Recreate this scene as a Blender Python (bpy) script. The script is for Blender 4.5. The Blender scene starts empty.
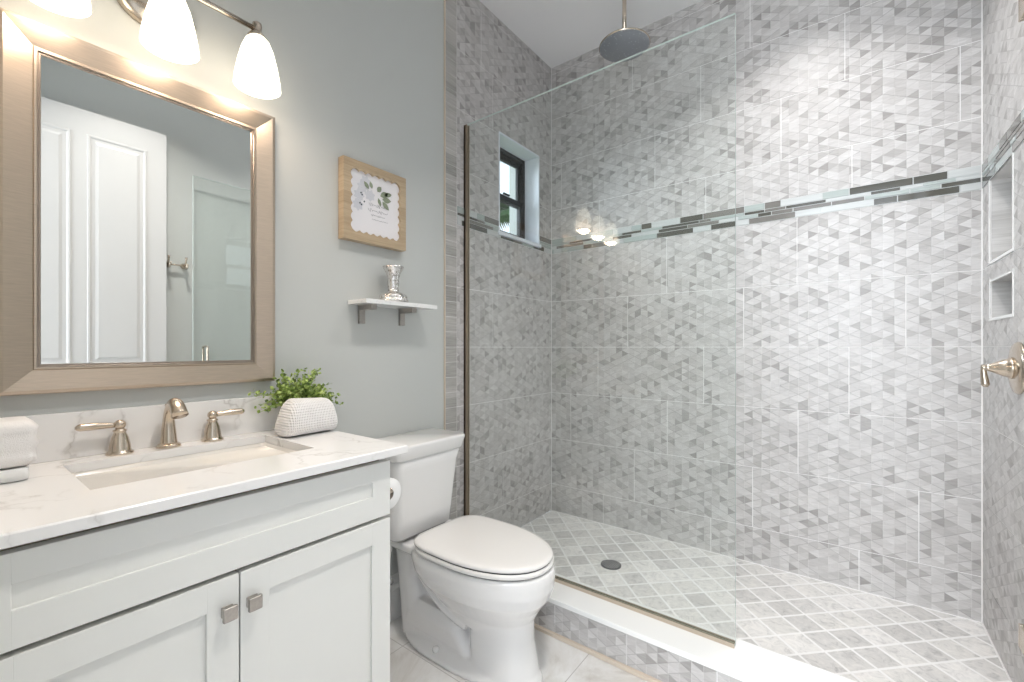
import bpy, bmesh, math, random
from mathutils import Vector, Matrix, noise
random.seed(7)
sc = bpy.context.scene
COL = sc.collection
PI = math.pi

# ------------------------------------------------------------------ camera
YAW = 0.6499
cam = bpy.data.cameras.new('camera'); camo = bpy.data.objects.new('camera', cam); COL.objects.link(camo)
camo.location = (1.58, 0.0, 1.185)
camo.rotation_euler = (PI/2, 0, YAW)
cam.sensor_fit = 'HORIZONTAL'; cam.sensor_width = 36.0
cam.lens = 441.8/1024*36
cam.shift_y = 6.9/1024
cam.clip_start = 0.01
sc.camera = camo

# ------------------------------------------------------------------ world, exposure, lights
W = 2.004; D = 2.5146; H = 3.057; PAN = 0.098; G = 1.6784
sc.view_settings.view_transform = 'Standard'
sc.view_settings.look = 'None'
sc.view_settings.gamma = 1.0
sc.view_settings.use_curve_mapping = False
sc.view_settings.exposure = 0.10
wd = bpy.data.worlds.new('sky'); sc.world = wd; wd.use_nodes = True
wn = wd.node_tree.nodes; wl = wd.node_tree.links
bg = wn['Background']
bg.inputs['Color'].default_value = (0.80, 0.88, 1.0, 1); bg.inputs['Strength'].default_value = 1.6

def area(name, loc, rot, sx, sy, power, color, shape='RECTANGLE', spread=PI):
    l = bpy.data.lights.new(name, 'AREA'); l.shape = shape; l.size = sx
    if shape == 'RECTANGLE': l.size_y = sy
    l.energy = power; l.color = color; l.spread = spread
    o = bpy.data.objects.new(name, l); o.location = loc; o.rotation_euler = rot; COL.objects.link(o); return o
# daylight coming in through the doorway behind the camera and through the shower window
area('doorway_daylight', (1.5, -1.9, 1.7), (PI/2, 0, 0), 1.5, 2.4, 105, (0.90, 0.95, 1.0))
wdl = area('window_daylight', (-2.2, 1.9, 2.75), (0, 0, 0), 1.5, 1.5, 260, (0.82, 0.91, 1.0))

wdl.rotation_euler = (Vector((0.0, 2.16, 2.12))-wdl.location).to_track_quat('-Z', 'Y').to_euler()

# ------------------------------------------------------------------ node helpers
def mat(name):
    m = bpy.data.materials.new(name); m.use_nodes = True
    n = m.node_tree.nodes; l = m.node_tree.links
    return m, n, l, n['Principled BSDF']
def simple(name, col, rough=0.5, metal=0.0, bump=0.0, bscale=40.0, spec=0.5, coat=0.0, var=0.0):
    m, n, l, b = mat(name)
    b.inputs['Base Color'].default_value = (*col, 1); b.inputs['Roughness'].default_value = rough
    b.inputs['Metallic'].default_value = metal; b.inputs['Specular IOR Level'].default_value = spec
    b.inputs['Coat Weight'].default_value = coat
    tc = n.new('ShaderNodeNewGeometry'); nz = n.new('ShaderNodeTexNoise')
    nz.inputs['Scale'].default_value = bscale; nz.inputs['Detail'].default_value = 4
    l.new(tc.outputs['Position'], nz.inputs['Vector'])
    if var > 0:
        mx = n.new('ShaderNodeMix'); mx.data_type = 'RGBA'
        mx.inputs[6].default_value = (*[c*(1-var) for c in col], 1); mx.inputs[7].default_value = (*[min(1, c*(1+var)) for c in col], 1)
        l.new(nz.outputs['Fac'], mx.inputs[0]); l.new(mx.outputs[2], b.inputs['Base Color'])
    if bump > 0:
        bp = n.new('ShaderNodeBump'); bp.inputs['Strength'].default_value = bump; bp.inputs['Distance'].default_value = 0.002
        l.new(nz.outputs['Fac'], bp.inputs['Height']); l.new(bp.outputs['Normal'], b.inputs['Normal'])
    return m
class NT:
    """tiny expression helper for math nodes"""
    def __init__(s, n, l): s.n = n; s.l = l
    def m(s, op, a, b=0.0, c=None):
        k = s.n.new('ShaderNodeMath'); k.operation = op
        for i, v in enumerate((a, b) if c is None else (a, b, c)):
            if isinstance(v, (int, float)): k.inputs[i].default_value = v
            else: s.l.new(v, k.inputs[i])
        return k.outputs[0]
    def xyz(s, a, b, c):
        k = s.n.new('ShaderNodeCombineXYZ')
        for i, v in enumerate((a, b, c)):
            if isinstance(v, (int, float)): k.inputs[i].default_value = v
            else: s.l.new(v, k.inputs[i])
        return k.outputs[0]
    def pos(s):
        g = s.n.new('ShaderNodeNewGeometry'); k = s.n.new('ShaderNodeSeparateXYZ'); s.l.new(g.outputs['Position'], k.inputs[0])
        return k.outputs
    def noise(s, v, scale=1.0, detail=3.0, rough=0.5, dist=0.0):
        k = s.n.new('ShaderNodeTexNoise'); k.inputs['Scale'].default_value = scale; k.inputs['Detail'].default_value = detail
        k.inputs['Roughness'].default_value = rough; k.inputs['Distortion'].default_value = dist
        s.l.new(v, k.inputs['Vector']); return k.outputs['Fac']
    def white(s, v):
        k = s.n.new('ShaderNodeTexWhiteNoise'); s.l.new(v, k.inputs['Vector']); return k.outputs['Value'], k.outputs['Color']
    def ramp(s, f, stops, interp='LINEAR'):
        k = s.n.new('ShaderNodeValToRGB'); e = k.color_ramp.elements; k.color_ramp.interpolation = interp
        while len(e) < len(stops): e.new(0.5)
        for x, (p, c) in zip(e, stops): x.position = p; x.color = (*c, 1)
        s.l.new(f, k.inputs[0]); return k.outputs[0]
    def mix(s, f, a, b):
        k = s.n.new('ShaderNodeMix'); k.data_type = 'RGBA'
        if isinstance(f, (int, float)): k.inputs[0].default_value = f
        else: s.l.new(f, k.inputs[0])
        for i, v in ((6, a), (7, b)):
            if isinstance(v, tuple): k.inputs[i].default_value = (*v, 1)
            else: s.l.new(v, k.inputs[i])
        return k.outputs[2]
    def bump(s, h, strength, dist):
        k = s.n.new('ShaderNodeBump'); k.inputs['Strength'].default_value = strength; k.inputs['Distance'].default_value = dist
        s.l.new(h, k.inputs['Height']); return k.outputs['Normal']

CW = 0.03875; TS = 0.038
def tri_tile(name, axis):
    """grey wood grain tile pressed with a grid of raised triangles"""
    m, n, l, b = mat(name); t = NT(n, l); p = t.pos(); h = p[axis]; z = p[2]
    u = t.m('DIVIDE', t.m('SUBTRACT', h, 1.779 if axis == 0 else 0.01), CW)
    v = t.m('DIVIDE', t.m('SUBTRACT', z, 1.189), TS)
    hu = t.m('MULTIPLY', u, 0.5)
    vb = t.m('ADD', v, hu); vc = t.m('SUBTRACT', v, hu)
    ids = t.xyz(t.m('FLOOR', u), t.m('FLOOR', vb), t.m('FLOOR', vc))
    r, rc = t.white(ids)
    r2, _ = t.white(t.xyz(t.m('ADD', t.m('FLOOR', vb), 17.3), t.m('FLOOR', u), t.m('FLOOR', vc)))
    # grain: long horizontal streaks, shifted per triangle
    g = t.noise(t.xyz(t.m('ADD', t.m('MULTIPLY', h, 9.0), t.m('MULTIPLY', r, 30.0)), t.m('MULTIPLY', z, 150.0), t.m('MULTIPLY', r2, 20.0)), 1.0, 4, 0.6, 0.4)
    big = t.noise(t.xyz(t.m('MULTIPLY', h, 2.2), t.m('MULTIPLY', z, 5.0), 0.0), 1.0, 2)
    base = t.ramp(r, [(0.0, (0.335, 0.318, 0.308)), (0.09, (0.425, 0.408, 0.398)), (0.25, (0.515, 0.498, 0.488)), (0.6, (0.56, 0.543, 0.533)), (1.0, (0.625, 0.61, 0.60))])
    streak = t.ramp(g, [(0.3, (0.86, 0.86, 0.86)), (0.7, (1.06, 1.06, 1.06))])
    k = n.new('ShaderNodeMix'); k.data_type = 'RGBA'; k.blend_type = 'MULTIPLY'; k.inputs[0].default_value = 1
    l.new(base, k.inputs[6]); l.new(streak, k.inputs[7])
    # relief: every triangle a shallow tilted facet, relief shade painted as dark lines on some diagonals
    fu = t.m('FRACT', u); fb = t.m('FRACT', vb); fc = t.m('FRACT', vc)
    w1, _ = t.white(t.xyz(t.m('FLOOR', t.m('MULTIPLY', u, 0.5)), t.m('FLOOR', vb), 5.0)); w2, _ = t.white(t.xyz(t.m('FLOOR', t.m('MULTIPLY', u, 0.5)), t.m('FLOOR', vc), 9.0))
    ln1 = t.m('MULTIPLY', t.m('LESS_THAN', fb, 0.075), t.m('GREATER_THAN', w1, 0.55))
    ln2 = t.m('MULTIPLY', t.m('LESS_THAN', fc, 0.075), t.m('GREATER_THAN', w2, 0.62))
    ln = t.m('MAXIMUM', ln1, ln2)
    lt = t.m('MULTIPLY', t.m('LESS_THAN', fu, 0.05), t.m('GREATER_THAN', w1, 0.45))  # light caught on raised upright edges, painted as pale lines
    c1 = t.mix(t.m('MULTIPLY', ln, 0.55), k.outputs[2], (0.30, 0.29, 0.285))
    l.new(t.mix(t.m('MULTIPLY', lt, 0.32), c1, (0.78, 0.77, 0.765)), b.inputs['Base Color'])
    tilt = t.m('MULTIPLY', fu, t.m('SUBTRACT', r2, 0.5))
    tilt2 = t.m('MULTIPLY', t.m('SUBTRACT', fb, 0.5), t.m('SUBTRACT', r, 0.5))
    hh = t.m('ADD', t.m('ADD', t.m('MULTIPLY', tilt, 0.9), t.m('MULTIPLY', tilt2, 0.9)), t.m('MULTIPLY', r2, 0.8))
    hh = t.m('ADD', hh, t.m('MULTIPLY', g, 0.12))
    l.new(t.bump(hh, 0.9, 0.0030), b.inputs['Normal'])
    b.inputs['Roughness'].default_value = 0.36
    return m
M = {}
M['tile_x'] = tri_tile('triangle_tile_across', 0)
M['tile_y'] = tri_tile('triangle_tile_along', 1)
M['grout'] = simple('white_grout', (0.80, 0.79, 0.78), 0.8, bump=0.2, bscale=300)

def grain_tile(name, lo, hi):
    m, n, l, b = mat(name); t = NT(n, l); p = t.pos()
    r, _ = t.white(t.xyz(1.0, 2.0, t.m('FLOOR', t.m('DIVIDE', t.m('SUBTRACT', p[2], 1.189), 0.0507))))
    g = t.noise(t.xyz(t.m('MULTIPLY', p[0], 9.0), t.m('MULTIPLY', p[1], 9.0), t.m('ADD', t.m('MULTIPLY', p[2], 160.0), t.m('MULTIPLY', r, 9.0))), 1.0, 4, 0.6, 0.3)
    c = t.ramp(t.m('ADD', t.m('MULTIPLY', g, 0.7), t.m('MULTIPLY', r, 0.3)), [(0.25, lo), (0.75, hi)])
    l.new(c, b.inputs['Base Color']); b.inputs['Roughness'].default_value = 0.4
    l.new(t.bump(g, 0.3, 0.001), b.inputs['Normal'])
    return m
M['grain'] = grain_tile('grey_wood_grain_tile', (0.28, 0.27, 0.25), (0.56, 0.54, 0.52))

M['niche'] = grain_tile('pale_grain_tile', (0.46, 0.45, 0.44), (0.68, 0.67, 0.66))
M['paint'] = simple('grey_green_wall_paint', (0.545, 0.56, 0.545), 0.55, bump=0.08, bscale=250)
M['ceiling'] = simple('white_ceiling_paint', (0.86, 0.86, 0.87), 0.8, bump=0.1, bscale=200)
M['trim'] = simple('white_trim_paint', (0.84, 0.84, 0.83), 0.35)
M['door'] = simple('door_paint', (0.60, 0.59, 0.58), 0.4)
M['cab'] = simple('white_cabinet_paint', (0.78, 0.78, 0.75), 0.30)
M['cab_in'] = simple('brown_cabinet_gap', (0.25, 0.21, 0.15), 0.6)
M['porcelain'] = simple('white_porcelain', (0.84, 0.83, 0.82), 0.08, coat=0.5)
M['basin'] = simple('bone_white_basin', (0.80, 0.77, 0.72), 0.12, coat=0.3)
M['seat'] = simple('white_plastic_seat', (0.83, 0.81, 0.79), 0.18)
M['shadow_gap'] = simple('black_bumper_rubber', (0.03, 0.03, 0.03), 0.6)  # black that paints the shade in the toilet seat seams
M['black'] = simple('black_window_frame', (0.006, 0.006, 0.007), 0.5, spec=0.25)
M['white_sill'] = simple('white_window_reveal', (0.80, 0.84, 0.90), 0.45)
M['stucco'] = simple('grey_stucco', (0.42, 0.43, 0.41), 0.9, bump=0.6, bscale=120)
M['solid_white'] = simple('white_curb_stone', (0.87, 0.87, 0.86), 0.2)
M['beige'] = simple('beige_edge_strip', (0.66, 0.57, 0.47), 0.5)
M['paper'] = simple('white_tissue', (0.88, 0.88, 0.87), 0.9, bump=0.2, bscale=400)
M['kraft'] = simple('cardboard_core', (0.35, 0.30, 0.25), 0.8)
M['leaf_out'] = simple('outdoor_leaf', (0.05, 0.13, 0.035), 0.45, var=0.5, bscale=6)
M['soap'] = simple('white_soap', (0.88, 0.88, 0.87), 0.4)

def brushed(name, col, rough, stretch=(40, 40, 900), amt=0.25):
    m, n, l, b = mat(name); t = NT(n, l); p = t.pos()
    g = t.noise(t.xyz(t.m('MULTIPLY', p[0], float(stretch[0])), t.m('MULTIPLY', p[1], float(stretch[1])), t.m('MULTIPLY', p[2], float(stretch[2]))), 1.0, 2)
    c = t.mix(g, tuple(x*(1-amt) for x in col), tuple(min(1, x*(1+amt)) for x in col))
    l.new(c, b.inputs['Base Color']); b.inputs['Metallic'].default_value = 1; b.inputs['Roughness'].default_value = rough
    l.new(t.bump(g, 0.12, 0.0004), b.inputs['Normal'])
    return m
M['nickel'] = brushed('brushed_nickel', (0.62, 0.54, 0.45), 0.24, (300, 300, 60), 0.08)
M['frame_metal'] = brushed('champagne_frame_metal', (0.54, 0.45, 0.365), 0.34, (30, 30, 500), 0.14)
M['frame_dark'] = simple('dark_inner_lip', (0.34, 0.29, 0.25), 0.3, 0.8)
M['bronze'] = brushed('bronze_channel', (0.42, 0.33, 0.25), 0.3, (300, 300, 40), 0.12)
M['chrome'] = simple('chrome', (0.80, 0.80, 0.81), 0.08, 1.0)
M['knob'] = brushed('pewter_knob', (0.42, 0.39, 0.36), 0.32, (200, 200, 200), 0.15)
M['mirror'] = simple('mirror_silver', (0.92, 0.94, 0.93), 0.004, 1.0)

def mercury():
    m, n, l, b = mat('silver_mercury_glass'); t = NT(n, l); p = t.pos(); v = t.xyz(*p)
    g = t.noise(v, 90, 4, 0.7)
    c = t.ramp(g, [(0.38, (0.35, 0.31, 0.28)), (0.5, (0.82, 0.80, 0.78)), (1, (0.95, 0.94, 0.93))])
    l.new(c, b.inputs['Base Color']); b.inputs['Metallic'].default_value = 0.9; b.inputs['Roughness'].default_value = 0.16
    l.new(t.bump(g, 0.6, 0.003), b.inputs['Normal']); return m
M['mercury'] = mercury()

def marble(name, base, vein, scale, width, rough=0.12, amount=1.0):
    m, n, l, b = mat(name); t = NT(n, l); g = n.new('ShaderNodeNewGeometry')
    d = n.new('ShaderNodeTexNoise'); d.inputs['Scale'].default_value = scale*1.6; d.inputs['Detail'].default_value = 5
    l.new(g.outputs['Position'], d.inputs['Vector'])
    mv = n.new('ShaderNodeVectorMath'); mv.operation = 'MULTIPLY_ADD'; mv.inputs[1].default_value = (0.22, 0.22, 0.22)
    l.new(d.outputs['Color'], mv.inputs[0]); l.new(g.outputs['Position'], mv.inputs[2])
    vo = n.new('ShaderNodeTexVoronoi'); vo.feature = 'DISTANCE_TO_EDGE'; vo.inputs['Scale'].default_value = scale
    l.new(mv.outputs[0], vo.inputs['Vector'])
    line = t.ramp(vo.outputs['Distance'], [(0.0, (1, 1, 1)), (width, (0.35, 0.35, 0.35)), (width*3, (0, 0, 0))])
    mask = t.ramp(t.noise(g.outputs['Position'], scale*0.9, 3), [(0.45, (0, 0, 0)), (0.70, (1, 1, 1))])
    f = t.m('MULTIPLY', t.m('MULTIPLY', line, mask), amount)
    cl = t.noise(g.outputs['Position'], scale*0.7, 5, 0.65)
    c0 = t.mix(cl, tuple(x*0.955 for x in base), base)
    l.new(t.mix(f, c0, vein), b.inputs['Base Color']); b.inputs['Roughness'].default_value = rough
    return m
M['quartz'] = marble('white_veined_quartz', (0.87, 0.86, 0.85), (0.40, 0.37, 0.34), 6.0, 0.02, 0.14, 0.75)
M['shelf_marble'] = marble('white_marble_shelf', (0.84, 0.84, 0.83), (0.45, 0.45, 0.46), 14.0, 0.03, 0.15, 0.7)

def floor_mat():
    m, n, l, b = mat('cream_marble_floor_tile'); t = NT(n, l); p = t.pos()
    fx = t.m('FRACT', t.m('DIVIDE', t.m('SUBTRACT', p[0], 0.782-0.61), 0.61)); fy = t.m('FRACT', t.m('DIVIDE', t.m('SUBTRACT', p[1], 1.135-0.61), 0.61))
    def edge(f, w): return t.m('LESS_THAN', t.m('MINIMUM', f, t.m('SUBTRACT', 1.0, f)), w)
    j = t.m('MAXIMUM', edge(fx, 0.0028), edge(fy, 0.0028))
    g = t.noise(t.xyz(p[0], p[1], 0.3), 3.2, 8, 0.62, 1.6)
    c = t.ramp(g, [(0.3, (0.55, 0.515, 0.48)), (0.45, (0.70, 0.68, 0.655)), (0.6, (0.78, 0.77, 0.76)), (0.8, (0.82, 0.815, 0.81))])
    l.new(t.mix(j, c, (0.50, 0.48, 0.46)), b.inputs['Base Color']); b.inputs['Roughness'].default_value = 0.16
    return m
M['floor'] = floor_mat()

def pan_mat():
    m, n, l, b = mat('diagonal_marble_mosaic'); t = NT(n, l); p = t.pos()
    a = t.m('DIVIDE', t.m('SUBTRACT', t.m('MULTIPLY', t.m('ADD', p[0], p[1]), 0.70711), 2.335), 0.1048)
    c = t.m('DIVIDE', t.m('SUBTRACT', t.m('MULTIPLY', t.m('SUBTRACT', p[1], p[0]), 0.70711), 0.403), 0.104)
    wob = t.m('MULTIPLY', t.m('SUBTRACT', t.noise(t.xyz(p[0], p[1], 0.0), 45, 2), 0.5), 0.03)
    fa = t.m('FRACT', a); fc = t.m('FRACT', c)
    ea = t.m('MINIMUM', fa, t.m('SUBTRACT', 1.0, fa)); ec = t.m('MINIMUM', fc, t.m('SUBTRACT', 1.0, fc))
    e = t.m('ADD', t.m('MINIMUM', ea, ec), wob)
    mask = t.ramp(e, [(0.034, (1, 1, 1)), (0.058, (0, 0, 0))])
    r, _ = t.white(t.xyz(t.m('FLOOR', a), t.m('FLOOR', c), 3.0))
    base = t.ramp(r, [(0.0, (0.55, 0.54, 0.53)), (0.3, (0.63, 0.62, 0.61)), (0.6, (0.69, 0.68, 0.66)), (1.0, (0.77, 0.76, 0.75))])
    g = t.noise(t.xyz(t.m('ADD', p[0], t.m('MULTIPLY', r, 7.0)), p[1], r), 26, 7, 0.68, 1.2)
    k = n.new('ShaderNodeMix'); k.data_type = 'RGBA'; k.blend_type = 'MULTIPLY'; k.inputs[0].default_value = 1
    l.new(base, k.inputs[6]); l.new(t.ramp(g, [(0.3, (0.66, 0.66, 0.67)), (0.46, (0.95, 0.95, 0.95)), (0.7, (1.14, 1.13, 1.12))]), k.inputs[7])
    l.new(t.mix(mask, k.outputs[2], (0.84, 0.835, 0.83)), b.inputs['Base Color']); b.inputs['Roughness'].default_value = 0.38
    l.new(t.bump(t.m('SUBTRACT', 1.0, mask), 0.35, 0.002), b.inputs['Normal'])
    return m
M['pan'] = pan_mat()

def glass_mat(name, tint, refl=1.0):
    m, n, l, b = mat(name); t = NT(n, l); n.remove(b); out = n['Material Output']
    lw = n.new('ShaderNodeLayerWeight'); lw.inputs['Blend'].default_value = 0.5
    f = t.m('ADD', t.m('MULTIPLY', t.m('POWER', lw.outputs['Facing'], 5.0), 0.95*refl), 0.042*refl)
    tr = n.new('ShaderNodeBsdfTransparent'); tr.inputs[0].default_value = (*tint, 1)
    gl = n.new('ShaderNodeBsdfGlossy'); gl.inputs['Roughness'].default_value = 0.0; gl.inputs[0].default_value = (1, 1, 1, 1)
    mx = n.new('ShaderNodeMixShader'); l.new(f, mx.inputs[0]); l.new(tr.outputs[0], mx.inputs[1]); l.new(gl.outputs[0], mx.inputs[2])
    l.new(mx.outputs[0], out.inputs[0]); return m
M['glass'] = glass_mat('clear_shower_glass', (0.975, 0.990, 0.984))
M['pane'] = glass_mat('window_pane_glass', (0.97, 0.985, 0.98))
M['glass_edge'] = simple('polished_glass_edge', (0.62, 0.72, 0.69), 0.15)

def mosaic(name, col, rough=0.08):
    m, n, l, b = mat(name); t = NT(n, l); p = t.pos()
    g = t.noise(t.xyz(t.m('MULTIPLY', p[0], 6.0), t.m('MULTIPLY', p[1], 6.0), t.m('MULTIPLY', p[2], 120.0)), 1.0, 3)
    l.new(t.mix(g, tuple(c*0.82 for c in col), tuple(min(1, c*1.15) for c in col)), b.inputs['Base Color'])
    b.inputs['Roughness'].default_value = rough; b.inputs['Coat Weight'].default_value = 0.5; return m
M['ms_dark'] = mosaic('smoke_glass_mosaic', (0.10, 0.098, 0.085))
M['ms_mid'] = mosaic('taupe_glass_mosaic', (0.21, 0.20, 0.185))
M['ms_aqua'] = mosaic('aqua_glass_mosaic', (0.43, 0.48, 0.465))
M['ms_light'] = mosaic('pale_stone_mosaic', (0.56, 0.58, 0.575), 0.3)

def emit(name, col, s, base=(0.9, 0.88, 0.84)):
    m, n, l, b = mat(name); b.inputs['Base Color'].default_value = (*base, 1); b.inputs['Roughness'].default_value = 0.35
    b.inputs['Emission Color'].default_value = (*col, 1); b.inputs['Emission Strength'].default_value = s; return m
def shade_mat():
    # thin frosted glass: glows, and lets part of the bulb's light straight through
    m, n, l, b = mat('frosted_white_shade'); out = n['Material Output']
    b.inputs['Base Color'].default_value = (0.22, 0.22, 0.21, 1); b.inputs['Roughness'].default_value = 0.3
    b.inputs['Emission Color'].default_value = (1.0, 0.93, 0.78, 1); b.inputs['Emission Strength'].default_value = 2.6
    tr = n.new('ShaderNodeBsdfTransparent'); tr.inputs[0].default_value = (1, 0.97, 0.93, 1)
    mx = n.new('ShaderNodeMixShader'); mx.inputs[0].default_value = 0.30
    l.new(b.outputs[0], mx.inputs[1]); l.new(tr.outputs[0], mx.inputs[2]); l.new(mx.outputs[0], out.inputs[0]); return m
M['shade'] = shade_mat()
M['bulb'] = emit('glowing_bulb', (1.0, 0.88, 0.70), 3.0)
M['downlight'] = emit('downlight_lens', (1.0, 0.97, 0.93), 5.0)  # glowing lens of the added ceiling fill lights

def towel_mat(name, kind):
    m, n, l, b = mat(name); t = NT(n, l); p = t.pos()
    b.inputs['Base Color'].default_value = (0.86, 0.84, 0.83, 1); b.inputs['Roughness'].default_value = 0.95
    b.inputs['Sheen Weight'].default_value = 0.3
    if kind == 'waffle':
        s = 560.0
        a = t.m('SINE', t.m('MULTIPLY', t.m('ADD', p[1], t.m('MULTIPLY', p[2], 0.7)), s)); c = t.m('SINE', t.m('MULTIPLY', t.m('SUBTRACT', p[1], t.m('MULTIPLY', p[2], 0.7)), s))
        h = t.m('MULTIPLY', a, c)
        l.new(t.bump(h, 0.55, 0.003), b.inputs['Normal'])
    else:
        l.new(t.bump(t.noise(t.xyz(*p), 500, 3), 0.7, 0.002), b.inputs['Normal'])
    return m
M['waffle'] = towel_mat('white_waffle_towel', 'waffle')
M['terry'] = towel_mat('white_terry_towel', 'terry')
def leaf_mat():
    m, n, l, b = mat('bright_green_leaf'); t = NT(n, l); p = t.pos()
    r = t.noise(t.xyz(*p), 55, 2)
    l.new(t.ramp(r, [(0.32, (0.06, 0.11, 0.03)), (0.48, (0.26, 0.38, 0.07)), (0.66, (0.60, 0.70, 0.27))]), b.inputs['Base Color'])
    b.inputs['Roughness'].default_value = 0.5; return m
M['leaf'] = leaf_mat()
M['wood'] = grain_tile('light_oak_wood', (0.38, 0.28, 0.175), (0.55, 0.43, 0.29))
M['card'] = simple('white_print_paper', (0.82, 0.80, 0.82), 0.7)
M['sage'] = simple('sage_leaf_ink', (0.27, 0.31, 0.22), 0.8, var=0.5, bscale=200)
M['ink'] = simple('grey_script_ink', (0.36, 0.36, 0.38), 0.8)
M['petal'] = simple('pale_flower_ink', (0.66, 0.66, 0.70), 0.8, var=0.12, bscale=200)
M['deep'] = simple('dark_berry_ink', (0.08, 0.10, 0.12), 0.8)
M['drain'] = simple('dark_steel_drain', (0.08, 0.085, 0.09), 0.4, 0.5)

# ------------------------------------------------------------------ geometry helpers
class MB:
    def __init__(s): s.bm = bmesh.new(); s.mi = 0; s.mats = []
    def use(s, m):
        if m not in s.mats: s.mats.append(m)
        s.mi = s.mats.index(m); return s
    def faces(s, vs, fs, smooth=False):
        v = [s.bm.verts.new(p) for p in vs]
        for f in fs:
            try:
                q = s.bm.faces.new([v[i] for i in f]); q.material_index = s.mi; q.smooth = smooth
            except ValueError: pass
        return v
    def box(s, x0, x1, y0, y1, z0, z1, bev=0.0, seg=2, smooth=False):
        t = bmesh.new()
        bmesh.ops.create_cube(t, size=1)
        for v in t.verts: v.co = Vector((x0+(v.co.x+.5)*(x1-x0), y0+(v.co.y+.5)*(y1-y0), z0+(v.co.z+.5)*(z1-z0)))
        if bev > 0: bmesh.ops.bevel(t, geom=list(t.edges), offset=bev, segments=seg, affect='EDGES', profile=0.5)
        s.absorb(t, smooth and bev > 0); return s
    def absorb(s, t, smooth=False):
        t.verts.index_update()
        vs = [v.co.copy() for v in t.verts]; fs = [[v.index for v in f.verts] for f in t.faces]
        s.faces(vs, fs, smooth); t.free()
    def loft(s, rings, cap0=True, cap1=True, smooth=True, closed=True):
        n = len(rings[0]); vs = [p for r in rings for p in r]; fs = []
        for i in range(len(rings)-1):
            for j in range(n if closed else n-1):
                k = (j+1) % n; fs.append((i*n+j, i*n+k, (i+1)*n+k, (i+1)*n+j))
        if cap0: fs.append(tuple(reversed(range(n))))
        if cap1: fs.append(tuple(range((len(rings)-1)*n, len(rings)*n)))
        s.faces(vs, fs, smooth); return s
    def lathe(s, prof, origin, axis=(0, 0, 1), n=32, cap0=True, cap1=True):
        ax = Vector(axis).normalized(); q = Vector((0, 0, 1)).rotation_difference(ax); o = Vector(origin)
        rings = [[o + q @ Vector((r*math.cos(2*PI*j/n), r*math.sin(2*PI*j/n), h)) for j in range(n)] for r, h in prof]
        return s.loft(rings, cap0, cap1)
    def tube(s, pts, rad, n=16, sub=0, sy=1.0):
        pts = [Vector(p) for p in pts]; rad = list(rad) if isinstance(rad, (list, tuple)) else [rad]*len(pts)
        for _ in range(sub):   # Catmull-Rom style subdivision
            np_, nr = [], []
            for i in range(len(pts)-1):
                a = pts[max(0, i-1)]; b = pts[i]; c = pts[i+1]; d = pts[min(len(pts)-1, i+2)]
                np_ += [b, (-a + 9*b + 9*c - d)/16]; nr += [rad[i], (rad[i]+rad[i+1])/2]
            pts = np_+[pts[-1]]; rad = nr+[rad[-1]]
        rings = []; up = None
        for i, p in enumerate(pts):
            d = (pts[min(i+1, len(pts)-1)]-pts[max(i-1, 0)]).normalized()
            if up is None:
                up = Vector((0, 0, 1)) if abs(d.z) < 0.9 else Vector((0, 1, 0))
            side = d.cross(up).normalized(); up = side.cross(d).normalized()
            rings.append([p + side*(rad[i]*math.cos(2*PI*j/n)) + up*(rad[i]*sy*math.sin(2*PI*j/n)) for j in range(n)])
        return s.loft(rings)
    def ball(s, c, r, n=16, sz=(1, 1, 1)):
        prof = []
        rings = []
        m_ = n//2
        for i in range(1, m_):
            a = PI*i/m_
            rings.append([Vector((c[0]+r*sz[0]*math.sin(a)*math.cos(2*PI*j/n), c[1]+r*sz[1]*math.sin(a)*math.sin(2*PI*j/n), c[2]-r*sz[2]*math.cos(a))) for j in range(n)])
        return s.loft(rings)
    def build(s, name, m=None, parent=None, subsurf=0):
        me = bpy.data.meshes.new(name)
        org = Vector((0, 0, 0)); q = parent
        while q is not None: org += q.location; q = q.parent
        if m is not None and not s.mats: s.mats = [m]
        bmesh.ops.recalc_face_normals(s.bm, faces=s.bm.faces)
        s.bm.to_mesh(me); s.bm.free()
        for v in me.vertices: v.co -= org
        for x in s.mats: me.materials.append(x)
        o = bpy.data.objects.new(name, me); COL.objects.link(o)
        if parent is not None: o.parent = parent
        if subsurf:
            md = o.modifiers.new('smooth', 'SUBSURF'); md.levels = subsurf; md.render_levels = subsurf
        return o
def empty(name, loc, label, cat, group=None):
    o = bpy.data.objects.new(name, None); COL.objects.link(o); o.location = loc; o.empty_display_size = 0.05
    return tag(o, label, cat, group)
def tag(o, label, cat, group=None):
    o['label'] = label; o['category'] = cat
    if group: o['group'] = group
    return o
def struct(o): o['kind'] = 'structure'; return o
def copy_tree(o, parent=None):
    c = o.copy(); COL.objects.link(c); c.parent = parent
    for ch in list(o.children): copy_tree(ch, c)
    return c

def sub_rect(r, h):
    """rect minus hole"""
    a0, a1, b0, b1 = r; c0, c1, d0, d1 = h
    if c1 <= a0 or c0 >= a1 or d1 <= b0 or d0 >= b1: return [r]
    out = []
    if a0 < c0: out.append((a0, c0, b0, b1))
    if a1 > c1: out.append((c1, a1, b0, b1))
    m0, m1 = max(a0, c0), min(a1, c1)
    if b0 < d0: out.append((m0, m1, b0, d0))
    if b1 > d1: out.append((m0, m1, d1, b1))
    return out
def clip_holes(rects, holes):
    for h in holes:
        rects = [q for r in rects for q in sub_rect(r, h)]
    return [r for r in rects if r[1]-r[0] > 0.004 and r[3]-r[2] > 0.004]

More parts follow.
